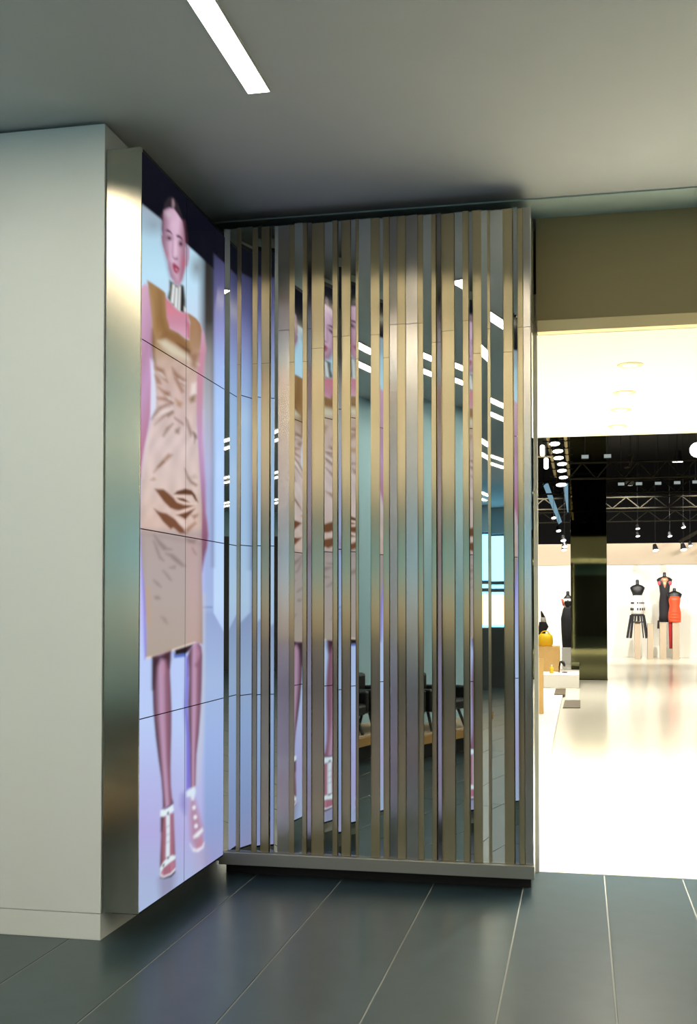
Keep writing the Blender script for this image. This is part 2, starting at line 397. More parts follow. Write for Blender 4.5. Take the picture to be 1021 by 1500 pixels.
    # ---- dress
    dress = [(215.5, 410.5), (222, 414), (230, 419.5), (238, 425), (242.6, 429.5), (242.6, 442), (244.6, 466), (248.5, 481), (262, 488), (271, 496), (277.2, 498), (278.4, 472), (275, 458.5), (280, 461), (287, 466), (293, 474), (295.3, 484), (294.2, 500), (291.5, 522), (289, 545), (288, 575),
             (288, 620), (290, 650), (292, 680), (294.5, 720), (296, 750), (295.6, 790), (296, 850), (296.8, 900), (297, 944), (287, 941), (280, 943.4), (250, 953), (222, 962.6), (214.5, 965), (214.5, 930), (213.6, 900), (211.5, 862), (208.5, 830), (206.5, 800), (205.5, 750),
             (206.6, 700), (208.6, 682), (212.5, 656), (217.5, 632), (222.5, 611), (228.5, 598), (229, 580), (227.4, 560), (225, 535), (222.5, 510), (222.4, 470), (219.6, 440)]
    def dcol(X, Y):
        c = ramp(Y, [(412, (166, 128, 80)), (480, (160, 118, 66)), (505, (172, 138, 96)), (530, (198, 170, 152)), (580, (206, 178, 170)), (650, (214, 192, 188)), (720, (214, 190, 180)), (770, (214, 184, 170)),
                     (784, (178, 160, 156)), (860, (178, 164, 158)), (960, (176, 160, 146))])
        sat = np.exp(-((Y - 640) / 130.) ** 4)
        c = c * (1 + sat * (.055 * np.sin((X * .9 + Y * .33) / 3.2 + 2 * np.sin(Y / 17.)) + .04 * np.sin((X * .5 - Y * .22) / 2.3)))[:, None]
        c = c * (1 - .22 * np.clip((X - 284) / 12., 0, 1) ** 2 - .12 * np.clip((216 - X) / 10., 0, 1))[:, None]
        k = np.clip((X - 272.2) / 3, 0, 1)[:, None]
        tint = np.where((Y > 784)[:, None], np.array([[1.14, .98, 1.02]]), np.array([[1.0, 1.0, 1.0]]))
        return c * (1 + (tint - 1) * k)
    p.poly(dress, dcol, .9)
    br = (122, 78, 48); md = (160, 118, 92); hi = (236, 214, 202)
    # bodice modelling
    p.poly([(231, 424), (238, 430), (240, 460), (245, 483), (240, 492), (231, 470)], (136, 98, 52), 2.5, .75)
    p.poly([(219, 424), (224, 450), (226, 480), (226, 498), (222.4, 500), (222, 462)], (190, 156, 116), 2., .6)
    p.poly(crop(390, [(330, 700), (450, 740), (560, 830), (610, 930), (590, 985), (520, 930), (420, 860), (340, 800), (260, 800)]), (140, 96, 52), 2., .85)
    p.poly(crop(390, [(450, 850), (540, 900), (600, 940), (590, 960), (520, 915)]), (92, 56, 36), 1.2, .8)
    p.poly(crop(390, [(240, 830), (320, 815), (430, 885), (540, 975), (690, 1090), (560, 1040), (400, 985), (290, 900)]), (214, 204, 178), 2., .9)
    p.poly(crop(390, [(585, 560), (660, 600), (710, 690), (690, 860), (660, 1060), (620, 1020), (600, 800)]), (172, 130, 100), 2., .6)
    p.poly(crop(390, [(175, 700), (200, 800), (200, 980), (210, 1080), (170, 1010), (165, 820)]), (116, 74, 44), 1.6, .8)
    p.poly(crop(510, [(590, 60), (690, 60), (655, 220), (610, 200)]), (150, 106, 78), 1.8, .8)
    for q in ([(200, 190), (250, 215), (300, 240), (345, 380), (300, 340), (250, 265), (205, 230)], [(240, 430), (300, 470), (365, 490), (385, 600), (330, 540), (290, 490)], [(395, 215), (450, 280), (540, 350), (520, 410), (470, 370), (410, 290)],
              [(205, 300), (250, 350), (270, 395), (230, 385)], [(230, 545), (300, 545), (385, 575), (400, 610), (330, 585), (240, 565)], [(420, 330), (480, 390), (520, 480), (500, 490), (450, 400)]):
        p.poly(crop(510, q), (142, 92, 60), 1.6, .85)
    p.poly(crop(510, [(430, 560), (510, 605), (490, 660), (450, 640)]), (170, 128, 88), 1.5, .8)
    p.poly(crop(510, [(585, 560), (615, 530), (655, 515), (645, 590), (600, 605)]), (128, 106, 66), 1.5, .85)
    for q in ([(160, 790), (190, 735), (250, 650), (330, 615), (410, 610), (330, 645), (250, 690), (190, 770)], [(200, 850), (290, 750), (400, 690), (410, 705), (300, 770)], [(420, 762), (515, 828), (520, 852), (425, 785)], [(340, 740), (400, 700), (410, 720), (350, 765)],
              [(545, 770), (570, 800), (620, 950), (600, 980), (560, 870)], [(630, 930), (660, 950), (670, 1000), (645, 990)], [(330, 880), (400, 830), (410, 840), (300, 980), (290, 970)], [(430, 900), (480, 880), (470, 950), (430, 940)]):
        p.poly(crop(510, q), (126, 92, 74), 1.3, .75)
    for q in ([(240, 265), (280, 275), (320, 330), (290, 315)], [(330, 530), (370, 540), (400, 580), (360, 570)], [(200, 770), (300, 690), (400, 660), (400, 675), (300, 715)], [(470, 340), (540, 385), (530, 395), (480, 365)], [(610, 400), (660, 380), (660, 500), (600, 520)]):
        p.poly(crop(510, q), (238, 226, 220), 1.3, .75)
    p.poly([(207, 690), (213, 655), (219, 632), (224, 617), (221, 640), (215, 665), (210, 700)], (236, 216, 216), 2, .5)
    # hip folds
    A = [(200, 652), (300, 656), (350, 695), (420, 760), (470, 800), (540, 820), (650, 838), (560, 872), (470, 890), (430, 885), (370, 862), (300, 790)]
    p.poly(crop(630, A), (118, 72, 42), 1.3)
    p.poly(crop(630, [(412, 712), (450, 675), (540, 648), (610, 666), (650, 715), (682, 800), (655, 785), (615, 722), (545, 716), (470, 716)]), (98, 58, 34), 1.)
    p.poly(crop(630, [(440, 745), (520, 752), (600, 808), (545, 802), (470, 778)]), (104, 62, 38), .9)
    for q in ([(420, 728), (540, 735), (545, 748), (440, 742)], [(430, 770), (520, 800), (640, 815), (660, 800), (660, 828), (520, 822), (450, 795)], [(440, 930), (540, 880), (650, 845), (640, 862), (540, 910), (470, 940)]):
        p.poly(crop(630, q), (238, 206, 190), 1.2, .95)
    p.poly(crop(630, [(192, 868), (250, 905), (330, 940), (400, 985), (440, 1050), (380, 1100), (290, 1010)]), (120, 74, 44), 1.3)
    p.poly(crop(750, [(225, 0), (330, 15), (430, 80), (520, 185), (548, 240), (480, 236), (400, 165), (320, 85)]), (122, 76, 48), 1.3)
    p.poly(crop(630, [(440, 940), (560, 905), (650, 865), (610, 920), (560, 970), (540, 990), (500, 965)]), (112, 68, 42), 1.2)
    p.poly(crop(750, [(545, 190), (580, 160), (650, 110), (660, 130), (600, 190), (560, 240)]), (150, 106, 76), 1.4, .85)
    p.poly(crop(750, [(610, 40), (680, 20), (680, 40), (640, 80)]), (140, 96, 66), 1.2, .8)
    p.poly(crop(750, [(430, 60), (520, 90), (545, 170), (480, 130)]), (232, 208, 196), 1.5, .8)
    p.poly(crop(630, [(192, 468), (225, 410), (300, 318), (350, 265), (398, 275), (380, 295), (300, 372), (240, 425)]), (150, 110, 82), 1.5, .9)
    p.poly(crop(630, [(235, 410), (290, 345), (310, 350), (260, 400)]), (104, 70, 48), 1., .8)
    p.poly(crop(630, [(155, 555), (190, 525), (215, 545), (190, 558)]), (160, 118, 84), 1.2, .8)
    p.poly(crop(630, [(535, 425), (570, 500), (610, 560), (675, 605), (660, 625), (600, 590), (560, 530)]), (128, 100, 84), 1.2, .85)
    p.poly(crop(630, [(600, 520), (650, 490), (670, 530), (630, 540)]), (176, 156, 146), 1.5, .7)
    p.poly(crop(630, [(630, 20), (665, 70), (640, 150), (640, 90)]), (96, 84, 84), 1., .8)
    # lower skirt creases
    p.poly([(205, 775), (297, 795), (297, 800), (205, 781)], (150, 132, 128), 2, .4)
    for q in ([(195, 258), (260, 325), (340, 400), (390, 415), (300, 420), (240, 350)], [(325, 458), (400, 470), (460, 520), (540, 600), (500, 600), (420, 540), (370, 490)], [(295, 650), (340, 690), (385, 755), (365, 745)], [(190, 755), (240, 790), (270, 830), (230, 805)],
              [(190, 320), (230, 400), (260, 490), (300, 540), (255, 510), (220, 420)], [(545, 295), (600, 300), (660, 310), (640, 345), (580, 335)], [(370, 615), (430, 600), (420, 625)], [(620, 400), (660, 470), (640, 450)], [(200, 940), (240, 935), (260, 960), (220, 965)]):
        p.poly(crop(750, q), (122, 106, 96), 1.6, .75)
    p.poly(crop(870, [(270, 250), (320, 270), (345, 335), (310, 310)]), (140, 122, 112), 1.5, .7)
    p.poly([(215, 860), (219, 862), (220, 920), (216, 910)], (196, 156, 120), 1.5, .7)
    p.poly([(214, 963), (224, 960.4), (252, 951.4), (286, 940), (287, 942), (252, 954), (224, 963), (214, 965.5)], (236, 214, 190), .8)
    # ---- legs
    p.poly([(254, 954), (257, 960), (272, 955), (272.5, 962), (255, 964)], (84, 116, 204), 1.)
    p.poly([(256, 952), (284, 943), (278, 952), (273, 957), (264, 958.5), (256.5, 960)], (38, 24, 24), 1.)
    p.poly([(271.5, 962), (277, 962), (276.5, 1000), (275.5, 1040), (279, 1080), (281, 1110), (280, 1154), (272.5, 1157), (272, 1080), (269.6, 1040), (271, 1000)], (112, 98, 216), 1.4, .9)
    legc = lambda x0, x1: (lambda X, Y: ramp((X - np.interp(Y, [950, 1040, 1110, 1180], x0)) / np.maximum(np.interp(Y, [950, 1040, 1110, 1180], x1) - np.interp(Y, [950, 1040, 1110, 1180], x0), 1),
                                           [(0, (84, 52, 74)), (.18, (132, 78, 110)), (.42, (196, 140, 188)), (.58, (188, 126, 172)), (.72, (160, 86, 124)), (1, (124, 70, 104))]))
    p.poly([(223, 962), (250.5, 953), (249.2, 985), (250.4, 1010), (251.4, 1040), (251.2, 1070), (250.4, 1100), (250, 1125), (250.4, 1150), (252, 1168), (254.4, 1176), (246, 1182), (238.5, 1184), (238, 1165), (236, 1140), (232.4, 1115), (228, 1080), (224.4, 1040), (223, 1000)],
           legc([223, 224.4, 232, 238.5], [250, 251.4, 250.2, 253]), 1.)
    p.poly([(223, 963), (250.5, 953), (250, 966), (247, 978), (243, 967), (236, 966), (230, 978), (226, 1010), (223, 1010)], (58, 32, 38), 1.8, .9)
    p.ell(238, 980, 6, 14, (204, 124, 170), .7, 1.)
    p.poly([(285.5, 941.5), (291, 942), (295, 947), (296.4, 960), (296, 985), (295.4, 1010), (294, 1040), (291.5, 1075), (288, 1105), (287, 1130), (286.4, 1154), (279.5, 1157), (279, 1130), (278.6, 1100), (276.4, 1060), (275.5, 1030), (276.5, 1000), (277, 980), (275.5, 960), (279.5, 950)],
           legc([275.5, 275.8, 278.6, 279.5], [296, 294, 288, 286.5]), 1.2)
    p.ell(290, 957, 4.5, 13, (206, 116, 168), .8, 1.); p.ell(288, 974, 5, 6, (150, 50, 92), .6, 1.)
    p.poly([(276, 950), (281, 948), (279, 975), (276.5, 990)], (120, 60, 96), 1.5, .7)
    # ---- front shoe
    foot = crop(1100, [(272, 720), (320, 715), (412, 688), (418, 860), (424, 1000)]) + crop(1220, [(430, 260), (432, 380), (380, 450), (300, 482), (258, 420), (262, 250), (270, 60)])
    p.poly(foot, lambda X, Y: ramp((X - 234) / 23., [(0, (92, 46, 62)), (.25, (168, 92, 116)), (.8, (176, 96, 124)), (1, (132, 70, 100))]), 1.)
    p.poly(crop(1100, [(268, 730), (300, 735), (290, 830), (285, 900), (268, 890)]), (64, 40, 52), 1., .8)
    p.poly(crop(1100, [(266, 655), (300, 648), (350, 635), (402, 592), (412, 660), (370, 692), (300, 728), (262, 722)]), (222, 238, 246), .9)
    p.poly(crop(1100, [(338, 680), (356, 670), (360, 700), (342, 712)]), (60, 72, 92), .7)
    p.poly(crop(1100, [(280, 640), (300, 640), (405, 575), (405, 590), (310, 650)]), (70, 44, 62), .8, .9)
    p.poly([(243.2, 1194), (248.8, 1194), (248.8, 1222), (248.6, 1254), (242.8, 1256), (243.6, 1222)], (214, 228, 242), .8)
    for yy in (1210, 1222, 1233): p.poly([(244, yy), (248, yy - 1), (248, yy + 1), (244, yy + 2)], (150, 160, 190), .8, .6)
    p.poly(crop(1220, [(258, 395), (290, 335), (345, 270), (400, 248), (432, 256), (428, 290), (360, 335), (295, 395), (268, 455)]), (218, 236, 242), .9)
    p.poly(crop(1220, [(340, 270), (362, 262), (358, 290), (342, 292)]), (50, 58, 60), .7); p.poly(crop(1220, [(288, 350), (312, 340), (305, 375), (290, 382)]), (50, 58, 60), .7)
    p.poly(crop(1220, [(280, 420), (340, 360), (425, 310), (428, 370), (380, 430), (300, 470), (275, 450)]), (196, 106, 138), 1.)
    for k in (310, 335, 362): p.poly(crop(1220, [(k, 470 - (k - 300) * .6), (k + 8, 468 - (k - 300) * .6), (k + 4, 390 - (k - 300) * .5), (k - 2, 395 - (k - 300) * .5)]), (112, 50, 74), .7, .8)
    p.poly(crop(1220, [(256, 470), (300, 495), (380, 465), (432, 400), (430, 440), (385, 490), (305, 512), (262, 502)]), (58, 44, 66), .9)
    p.poly(crop(1220, [(262, 455), (300, 478), (375, 448), (428, 390), (430, 415), (380, 462), (300, 495), (264, 484)]), (228, 222, 226), .9)
    # ---- rear shoe, softer
    p.poly([(272, 1160), (266, 1165), (265, 1180), (271, 1192), (273, 1180)], (120, 104, 190), 3, .7)
    p.poly([(279, 1166), (285, 1170), (291, 1190), (297, 1214), (295, 1230), (286, 1242), (280, 1230), (277.5, 1195)], (184, 128, 168), 2.2, .95)
    p.poly([(273, 1160), (281, 1154), (286, 1152), (286.5, 1160), (284, 1172), (281, 1172), (279, 1167), (273.5, 1167)], (214, 230, 244), 1.4)
    for q in ((284.2, 1183), (286, 1197), (287.2, 1210)): p.ell(q[0], q[1], 3.6, 4.4, (226, 232, 236), 1, .6)
    p.poly([(283, 1225), (289, 1219), (296, 1213), (297.5, 1217), (290, 1226), (284, 1228)], (228, 234, 240), 1.6)
    p.poly([(288, 1232), (296, 1224), (298, 1234), (294, 1242), (286, 1244)], (198, 120, 160), 1.6)
    p.poly([(278, 1236), (282, 1242), (288, 1244), (296, 1240), (299, 1234), (298, 1242), (290, 1248), (283, 1247)], (230, 226, 236), 1.4)
    return p.c

m = bpy.data.materials.new('screen_picture'); m.use_nodes = True; nt = m.node_tree; nt.nodes.clear()
o_ = nt.nodes.new('ShaderNodeOutputMaterial'); em = nt.nodes.new('ShaderNodeEmission'); at_ = nt.nodes.new('ShaderNodeAttribute')
gl = nt.nodes.new('ShaderNodeBsdfGlossy'); gl.inputs['Roughness'].default_value = .15; gl.inputs['Color'].default_value = (.03, .03, .03, 1)
ad = nt.nodes.new('ShaderNodeAddShader')
at_.attribute_name = 'Picture'; em.inputs[1].default_value = 1.0
nt.links.new(at_.outputs['Color'], em.inputs[0]); nt.links.new(em.outputs[0], ad.inputs[0]); nt.links.new(gl.outputs[0], ad.inputs[1]); nt.links.new(ad.outputs[0], o_.inputs[0])
M_screen = m
gap = .0024
def project(P):
    v = P - EYE; z = v @ FW
    return CX + F * (v @ RT) / z, CY - F * (v @ UP) / z
for r in range(4):
    for c in range(2):
        y0, y1 = [(SY0 + .003, SYM - gap * .9), (SYM + gap * .9, SY1)][c]
        z0, z1 = SZ[r] + gap, SZ[r + 1] - gap
        ny, nz = 72, 250
        Y, Z = np.meshgrid(np.linspace(y0, y1, ny), np.linspace(z0, z1, nz))
        P = np.stack([np.full(Y.size, SX), Y.ravel(), Z.ravel()], 1)
        px, py = project(P)
        colr = picture(px, py).reshape(nz, ny, 3)
        for _ in range(2):      # slight softness of the moving picture
            colr[1:-1] = .25 * colr[:-2] + .5 * colr[1:-1] + .25 * colr[2:]
            colr[:, 1:-1] = .25 * colr[:, :-2] + .5 * colr[:, 1:-1] + .25 * colr[:, 2:]
        colr = colr.reshape(-1, 3); lum = colr @ np.array([.3, .55, .15])
        pink = np.clip((np.minimum(colr[:, 0], colr[:, 2] * 1.3) - colr[:, 1] * 1.05) / (lum + .02), 0, 1)
        k_ = (.10 + .42 * pink)[:, None]
        colr = np.clip(lum[:, None] * np.array([[1.08, .96, 1.02]]) * k_ + colr * (1 - k_), 0, 1)
        ii = (np.arange(nz - 1)[:, None] * ny + np.arange(ny - 1)[None, :]).ravel()
        quads = np.stack([ii, ii + 1, ii + ny + 1, ii + ny], 1).astype(np.int32)
        n0 = len(P)
        Pl = P - np.array(O)
        # casing behind the picture
        cas = np.array([[-.012, y0 - SY0, z0 - .13], [-.012, y1 - SY0, z0 - .13], [-.012, y1 - SY0, z1 - .13], [-.012, y0 - SY0, z1 - .13]])
        me = bpy.data.meshes.new('screen_panel')
        me.from_pydata(np.vstack([Pl, cas]).tolist(), [], quads.tolist() + [(n0 + 3, n0 + 2, n0 + 1, n0), (0, n0, n0 + 1, ny - 1), (ny - 1, n0 + 1, n0 + 2, nz * ny - 1), (nz * ny - 1, n0 + 2, n0 + 3, (nz - 1) * ny), ((nz - 1) * ny, n0 + 3, n0, 0)])
        at2 = me.color_attributes.new('Picture', 'FLOAT_COLOR', 'POINT')
        full = np.ones((n0 + 4, 4), np.float32); full[:n0, :3] = colr; full[n0:, :3] = .01
        at2.data.foreach_set('color', full.ravel())
        me.materials.append(M_screen); me.materials.append(M_dark)
        for pl in me.polygons[len(quads):]: pl.material_index = 1
        ob = bpy.data.objects.new('screen_panel', me); link(ob, vw)

# ================================================================== MIRROR / STEEL STRIP CLADDING
YS = 5.955
sw = thing('strip_cladding', 'wall clad in vertical mirror and brushed steel strips beside the shop entrance', 'wall cladding', (-1.16, YS, 0))
SO = Vector(sw.location)
# (right edge px, kind, what it faces): 's' + px = column of the video picture, 'r' + degrees left of straight back
strips = [(336, 'm', ('r', -24)), (346.5, 'm', ('s', 321)), (351.5, 'b', ('r', 20)), (369, 'm', ('s', 317)), (376, 'b', ('r', 16)), (382, 'm', ('s', 320)), (394, 'b', ('r', 20)),
          (401.5, 'm', ('s', 324)), (407, 'm', ('r', -24)), (423.5, 'b', ('s', 250)), (431, 'b', ('r', 18)), (443, 'm', ('s', 233)), (449, 'b', ('r', 22)), (456, 'b', ('s', 300)), (474, 'b', ('r', 18)),
          (487, 'm', ('s', 250)), (494, 'b', ('r', 22)), (500, 'm', ('s', 306)), (513, 'b', ('r', 18)), (521, 'm', ('s', 262)), (525, 'b', ('r', 24)), (543, 'm', ('r', 24)), (556, 'b', ('r', 15)),
          (561.5, 'm', ('s', 212)), (570, 'b', ('r', 18)), (582, 'b', ('r', 36)), (594, 'b', ('r', 14)), (612, 'b', ('r', 30)), (620, 'b', ('r', 16)), (632.5, 'm', ('r', 27)), (639, 'b', ('r', 18)),
          (646.5, 'b', ('s', 280)), (666, 'b', ('r', 20)), (678.5, 'm', ('r', 26.5)), (687, 'b', ('r', 14)), (693, 'm', ('s', 252)), (706, 'b', ('r', 14)), (715, 'm', ('r', 13)), (719, 'b', ('r', 18)),
          (738, 'm', ('r', 20)), (752, 'b', ('r', 12)), (759, 'm', ('s', 208)), (767, 'b', ('r', 20)), (779.5, 'b', ('r', 28))]
xl = 327.
ST, SB = 3.634, .146
for k, (xr, kind, (md_, val)) in enumerate(strips):
    c = onY((xl + xr) / 2, 800, YS)[:2]
    inc = c / np.linalg.norm(c)
    if md_ == 's':
        ty = onX(val, 800, SX)[1]; out = np.array([SX, ty]) - c
    else:
        out = np.array([-math.sin(math.radians(val)), -math.cos(math.radians(val))])
    out /= np.linalg.norm(out)
    nrm = out - inc; nrm /= np.linalg.norm(nrm)
    tan = np.array([-nrm[1], nrm[0]]);  tan = tan if tan[0] > 0 else -tan
    ends = []
    for xx in (xl, xr):
        d = ray(xx, 800)[:2]
        A = np.array([[d[0], -tan[0]], [d[1], -tan[1]]]); s_ = np.linalg.solve(A, c)
        ends.append(d * s_[0])
    a, b = ends
    th = -nrm * .004
    def prism(bm, z0, z1):
        q = [a, b, b + th, a + th]
        vs = [bm.verts.new((p_[0] - SO.x, p_[1] - SO.y, z)) for z in (z0, z1) for p_ in q]
        for f_ in ((0, 1, 2, 3), (4, 7, 6, 5), (0, 4, 5, 1), (1, 5, 6, 2), (2, 6, 7, 3), (3, 7, 4, 0)): bm.verts.ensure_lookup_table(); bm.faces.new([vs[i] for i in f_])
    bm = bmesh.new(); top = ST + random.uniform(-.006, .003)
    if kind == 'b':
        zj = random.choice([2.86, 2.93, 2.99, 3.04])
        prism(bm, SB, zj - .0012); prism(bm, zj + .0012, top)
    else:
        prism(bm, SB, top)
    o = bm_obj('mirror_strip' if kind == 'm' else 'steel_strip', bm, M_mirror if kind == 'm' else (M_steel2 if md_ == 's' or val > 27 else M_steel), sw)
    xl = xr
xe = onY(780, 800, YS)[0]
box('backing_board', Vector((-1.97, 5.990, .08)) - SO, Vector((xe - .006, 6.0, 3.63)) - SO, M_black, sw)
box('end_panel', Vector((xe - .006, 5.945, .075)) - SO, Vector((xe, YF, 3.634)) - SO, M_mirror, sw)
box('base_ledge', Vector((-1.97, 5.920, .076)) - SO, Vector((xe + .004, 5.99, .144)) - SO, M_ledge, sw, .003)
box('recessed_foot', Vector((-1.97, 6.06, 0)) - SO, Vector((xe - .02, 6.12, .076)) - SO, M_black, sw)
struct(box('wall_core', (-2.1, 6.002, .077), (xe - .008, YF, 3.634), M_dark), 'dark partition core behind the strip cladding', 'wall')

# ================================================================== SHOP
struct(box('shop_floor', (-9, 6.445, -.12), (14, 47.9, -.001), M_shopfloor), 'glossy cream resin floor inside the bright shop', 'floor')
struct(box('threshold', (-.24, 6.425, -.1), (9.1, 6.447, .004), M_shopwhite), 'pale threshold strip between dark tiles and shop floor', 'threshold')
struct(box('shop_soffit', (-6, 6.45, 3.06), (9.1, 10.28, 3.30), M_shopwhite), 'white lowered ceiling just inside the shop entrance', 'ceiling')
struct(box('partition_upper', (-9, 34.3, 2.76), (14, 34.45, 3.40), M_beige), 'beige upper band of the far shop wall', 'wall')
struct(box('partition_lower', (-9, 34.28, 0), (14, 34.45, 2.75), M_shopwhite), 'white lower part of the far shop wall', 'wall')
struct(box('hall_ceiling', (-12, 6.9, 6.2), (17, 48, 6.35), M_hall), 'black ceiling of the hall above the trusses', 'ceiling')
struct(box('hall_back', (-12, 47.9, 0), (17, 48, 6.2), M_hall), 'black back wall of the hall beyond the partition', 'wall')
struct(box('hall_side', (-9.1, 6.5, 0), (-9, 48, 6.2), M_shopwhite), 'side wall of the shop hall', 'wall')
struct(box('hall_side_far', (14, 6.5, 0), (14.1, 48, 6.2), M_shopwhite), 'other side wall of the shop hall', 'wall')
struct(box('hall_front', (-9, 6.62, 3.30), (14, 6.72, 6.2), M_hall), 'black wall above the shop entrance inside', 'wall')
struct(box('soffit_edge', (-6, 10.28, 3.055), (9.1, 10.34, 3.75), M_shopwhite), 'white edge board of the lowered ceiling', 'ceiling')

# downlights in the soffit; those beside the visible row are added for light
for j, y in enumerate((7.35, 8.30, 9.02, 9.84)):
    for i, x in enumerate((-1.6, .32, 2.2, 4.1)):
        lab = ('round recessed downlight in the white soffit, %s of the visible row' % ('nearest', 'second', 'third', 'farthest')[j]) if i == 1 else 'added unseen soffit downlight %s of the visible row, %s from the entrance' % (('far left', '', 'right', 'far right')[i], ('first', 'second', 'third', 'fourth')[j])
        t = thing('downlight', lab, 'downlight', (x, y, 3.06), 'soffit downlights')
        loft('ring', [(0, 0, .001, .085, .085), (0, 0, -.006, .080, .080)], M_downring, t, 20)
        loft('lens', [(0, 0, -.0055, .045, .045), (0, 0, -.008, .040, .040)], E_down, t, 16)
        L = bpy.data.lights.new('downlight_lamp', 'SPOT'); L.energy = 260; L.color = (1, .94, .80); L.spot_size = math.radians(130); L.spot_blend = .6; L.shadow_soft_size = .06
        lo = bpy.data.objects.new('downlight_lamp', L); link(lo, t); lo.location = (0, 0, -.03)

# dark mirrored column
cl = thing('mirrored_column', 'square dark mirrored column standing in the shop', 'column', (.165, 23.79, 0))
box('shaft', (-.365, -.365, 0), (.365, .365, 6.2), M_colmir, cl, .004)
box('base_plate', (-.37, -.37, 0), (.37, .37, .015), M_truss, cl)

# trusses ----------------------------------------------------------------
def truss(name, y, z0, z1, x0, x1, step, label):
    t = thing(name, label, 'truss', ((x0 + x1) / 2, y, z0), 'roof trusses in the dark hall')
    cx_ = (x0 + x1) / 2; r = .015
    bar('bottom_chord', (x0 - cx_, 0, 0), (x1 - cx_, 0, 0), r * 1.3, M_truss, t, 6)
    bar('top_chord', (x0 - cx_, 0, z1 - z0), (x1 - cx_, 0, z1 - z0), r * 1.3, M_truss, t, 6)
    x = x0; up = True
    while x < x1 - step * .4:
        a_ = (x - cx_, 0, 0 if up else z1 - z0); b_ = (x + step - cx_, 0, z1 - z0 if up else 0)
        bar('brace', a_, b_, r, M_truss, t, 5); x += step; up = not up
    return t
truss('truss', 20.0, 3.76, 4.04, -.2, 6, .24, 'nearest horizontal lattice truss with clear zigzag braces')
truss('truss', 24.5, 3.95, 4.22, -2.2, 7, .30, 'second lattice truss behind the row of grey panels')
truss('truss', 29.0, 4.00, 4.28, -2.6, 8, .34, 'third lattice truss deep in the dark hall')
truss('truss', 33.5, 4.00, 4.30, -3, 9, .38, 'lattice truss above the far shop wall')
# truss running away from the viewer on the left, with a row of lamps
ZT = 4.2
p0 = onZ(803, 637, ZT); p1 = onZ(815, 705, ZT); q0 = onZ(832, 637, ZT); q1 = onZ(834, 705, ZT)
lt = thing('lamp_truss', 'lattice truss running away into the shop with a row of bright lamps', 'truss', (p0[0], p0[1], ZT))
LO = Vector(lt.location)
V = lambda p_: Vector(p_) - LO
xa, xb_ = p1[0], q1[0]
for x in (xa, xb_): bar('bottom_chord', V((x, 12, ZT)), V((x, 23.35, ZT)), .03, M_fascia, lt, 6)
for x in (xa, xb_): bar('top_chord', V((x, 12, ZT + .35)), V((x, 23.35, ZT + .35)), .025, M_truss, lt, 6)
y = 12.0; k = 0
while y < 22.8:
    for x in (xa, xb_): bar('brace', V((x, y, ZT + (.35 if k % 2 else 0))), V((x, y + .6, ZT + (0 if k % 2 else .35))), .014, M_truss, lt, 5)
    bar('rung', V((xa, y, ZT + .35)), V((xb_, y, ZT + .35)), .014, M_truss, lt, 5)
    y += .6; k += 1
LAMPS = [(812, 646), (817, 657), (818, 667), (823, 676), (823, 686), (825, 696), (822, 706)]
for a_ in LAMPS:
    p_ = onZ(*a_, ZT - .15); p_[1] = min(p_[1], 23.3); bar('rung', V((xa - .1, p_[1], ZT - .03)), V((xb_ + .1, p_[1], ZT - .03)), .012, M_truss, lt, 5)
bar('rung', V((xa, 23.35, ZT)), V((xb_, 23.35, ZT)), .03, M_fascia, lt, 6)

def spot(pos, r, aim, label, group='spotlights in the dark shop hall', stem=.25, power=0, glow=None):
    t = thing('spotlight', label, 'spotlight', pos, group)
    d = (Vector(aim) - Vector(pos)).normalized(); q = d.to_track_quat('Z', 'Y').to_matrix().to_4x4()
    def cyl(name, r0, r1, z0, z1, m_):
        bm = bmesh.new(); res = bmesh.ops.create_cone(bm, cap_ends=True, segments=14, radius1=r0, radius2=r1, depth=z1 - z0)
        bmesh.ops.transform(bm, matrix=q @ Matrix.Translation((0, 0, (z0 + z1) / 2)), verts=res['verts'])
        return bm_obj(name, bm, m_, t)
    cyl('can', r * .6, r * 1.02, -r * 1.6, r * .5, M_form)
    cyl('lens', r * .95, r * .95, r * .5, r * .62, glow or E_lens)
    bar('stem', (0, 0, 0), (0, 0, 6.2 - pos[2] if stem else .14), .004, M_form, t, 6)
    if power:
        L = bpy.data.lights.new('spot_lamp', 'SPOT'); L.energy = power * 1.45; L.color = (1, .95, .86); L.spot_size = math.radians(95); L.spot_blend = .7; L.shadow_soft_size = .12
        lo = bpy.data.objects.new('spot_lamp', L); link(lo, t); lo.location = d * r * .8
        lo.rotation_euler = (-d).to_track_quat('Z', 'Y').to_euler()
    return t
names = ['nearest', 'second', 'third', 'fourth', 'fifth', 'sixth', 'farthest']
for k, (px, py) in enumerate(LAMPS):
    p_ = onZ(px, py, ZT - .15)
    spot(p_, .085 if k < 6 else .11, p_ + np.array([.05, -.18, -.9]), 'bright lamp on the lamp truss, %s in the row' % names[k], 'lamps on the lamp truss', 0, 350 if k % 2 else 0)
for k, (px, py, lab) in enumerate([(825, 790, 'lower spotlight at the far end of the lamp truss'), (827, 799, 'middle spotlight at the far end of the lamp truss'), (826, 804, 'lowest spotlight at the far end of the lamp truss'),
                                   (811, 757, 'small spotlight hanging left of the cyan banner'), (818, 776, 'small spotlight below the cyan banner'),
                                   (882, 727, 'upper spotlight standing in for a lamp reflection in the dark column'), (876, 746, 'lower spotlight standing in for a lamp reflection in the dark column')]):  # last two are added in place of lamp reflections on the column
    p_ = onY(px, py, 21.5 + .55 * k)
    spot(p_, .05, p_ + np.array([.1, -.25, -.6]), lab, 'spotlights in the dark shop hall', .2)
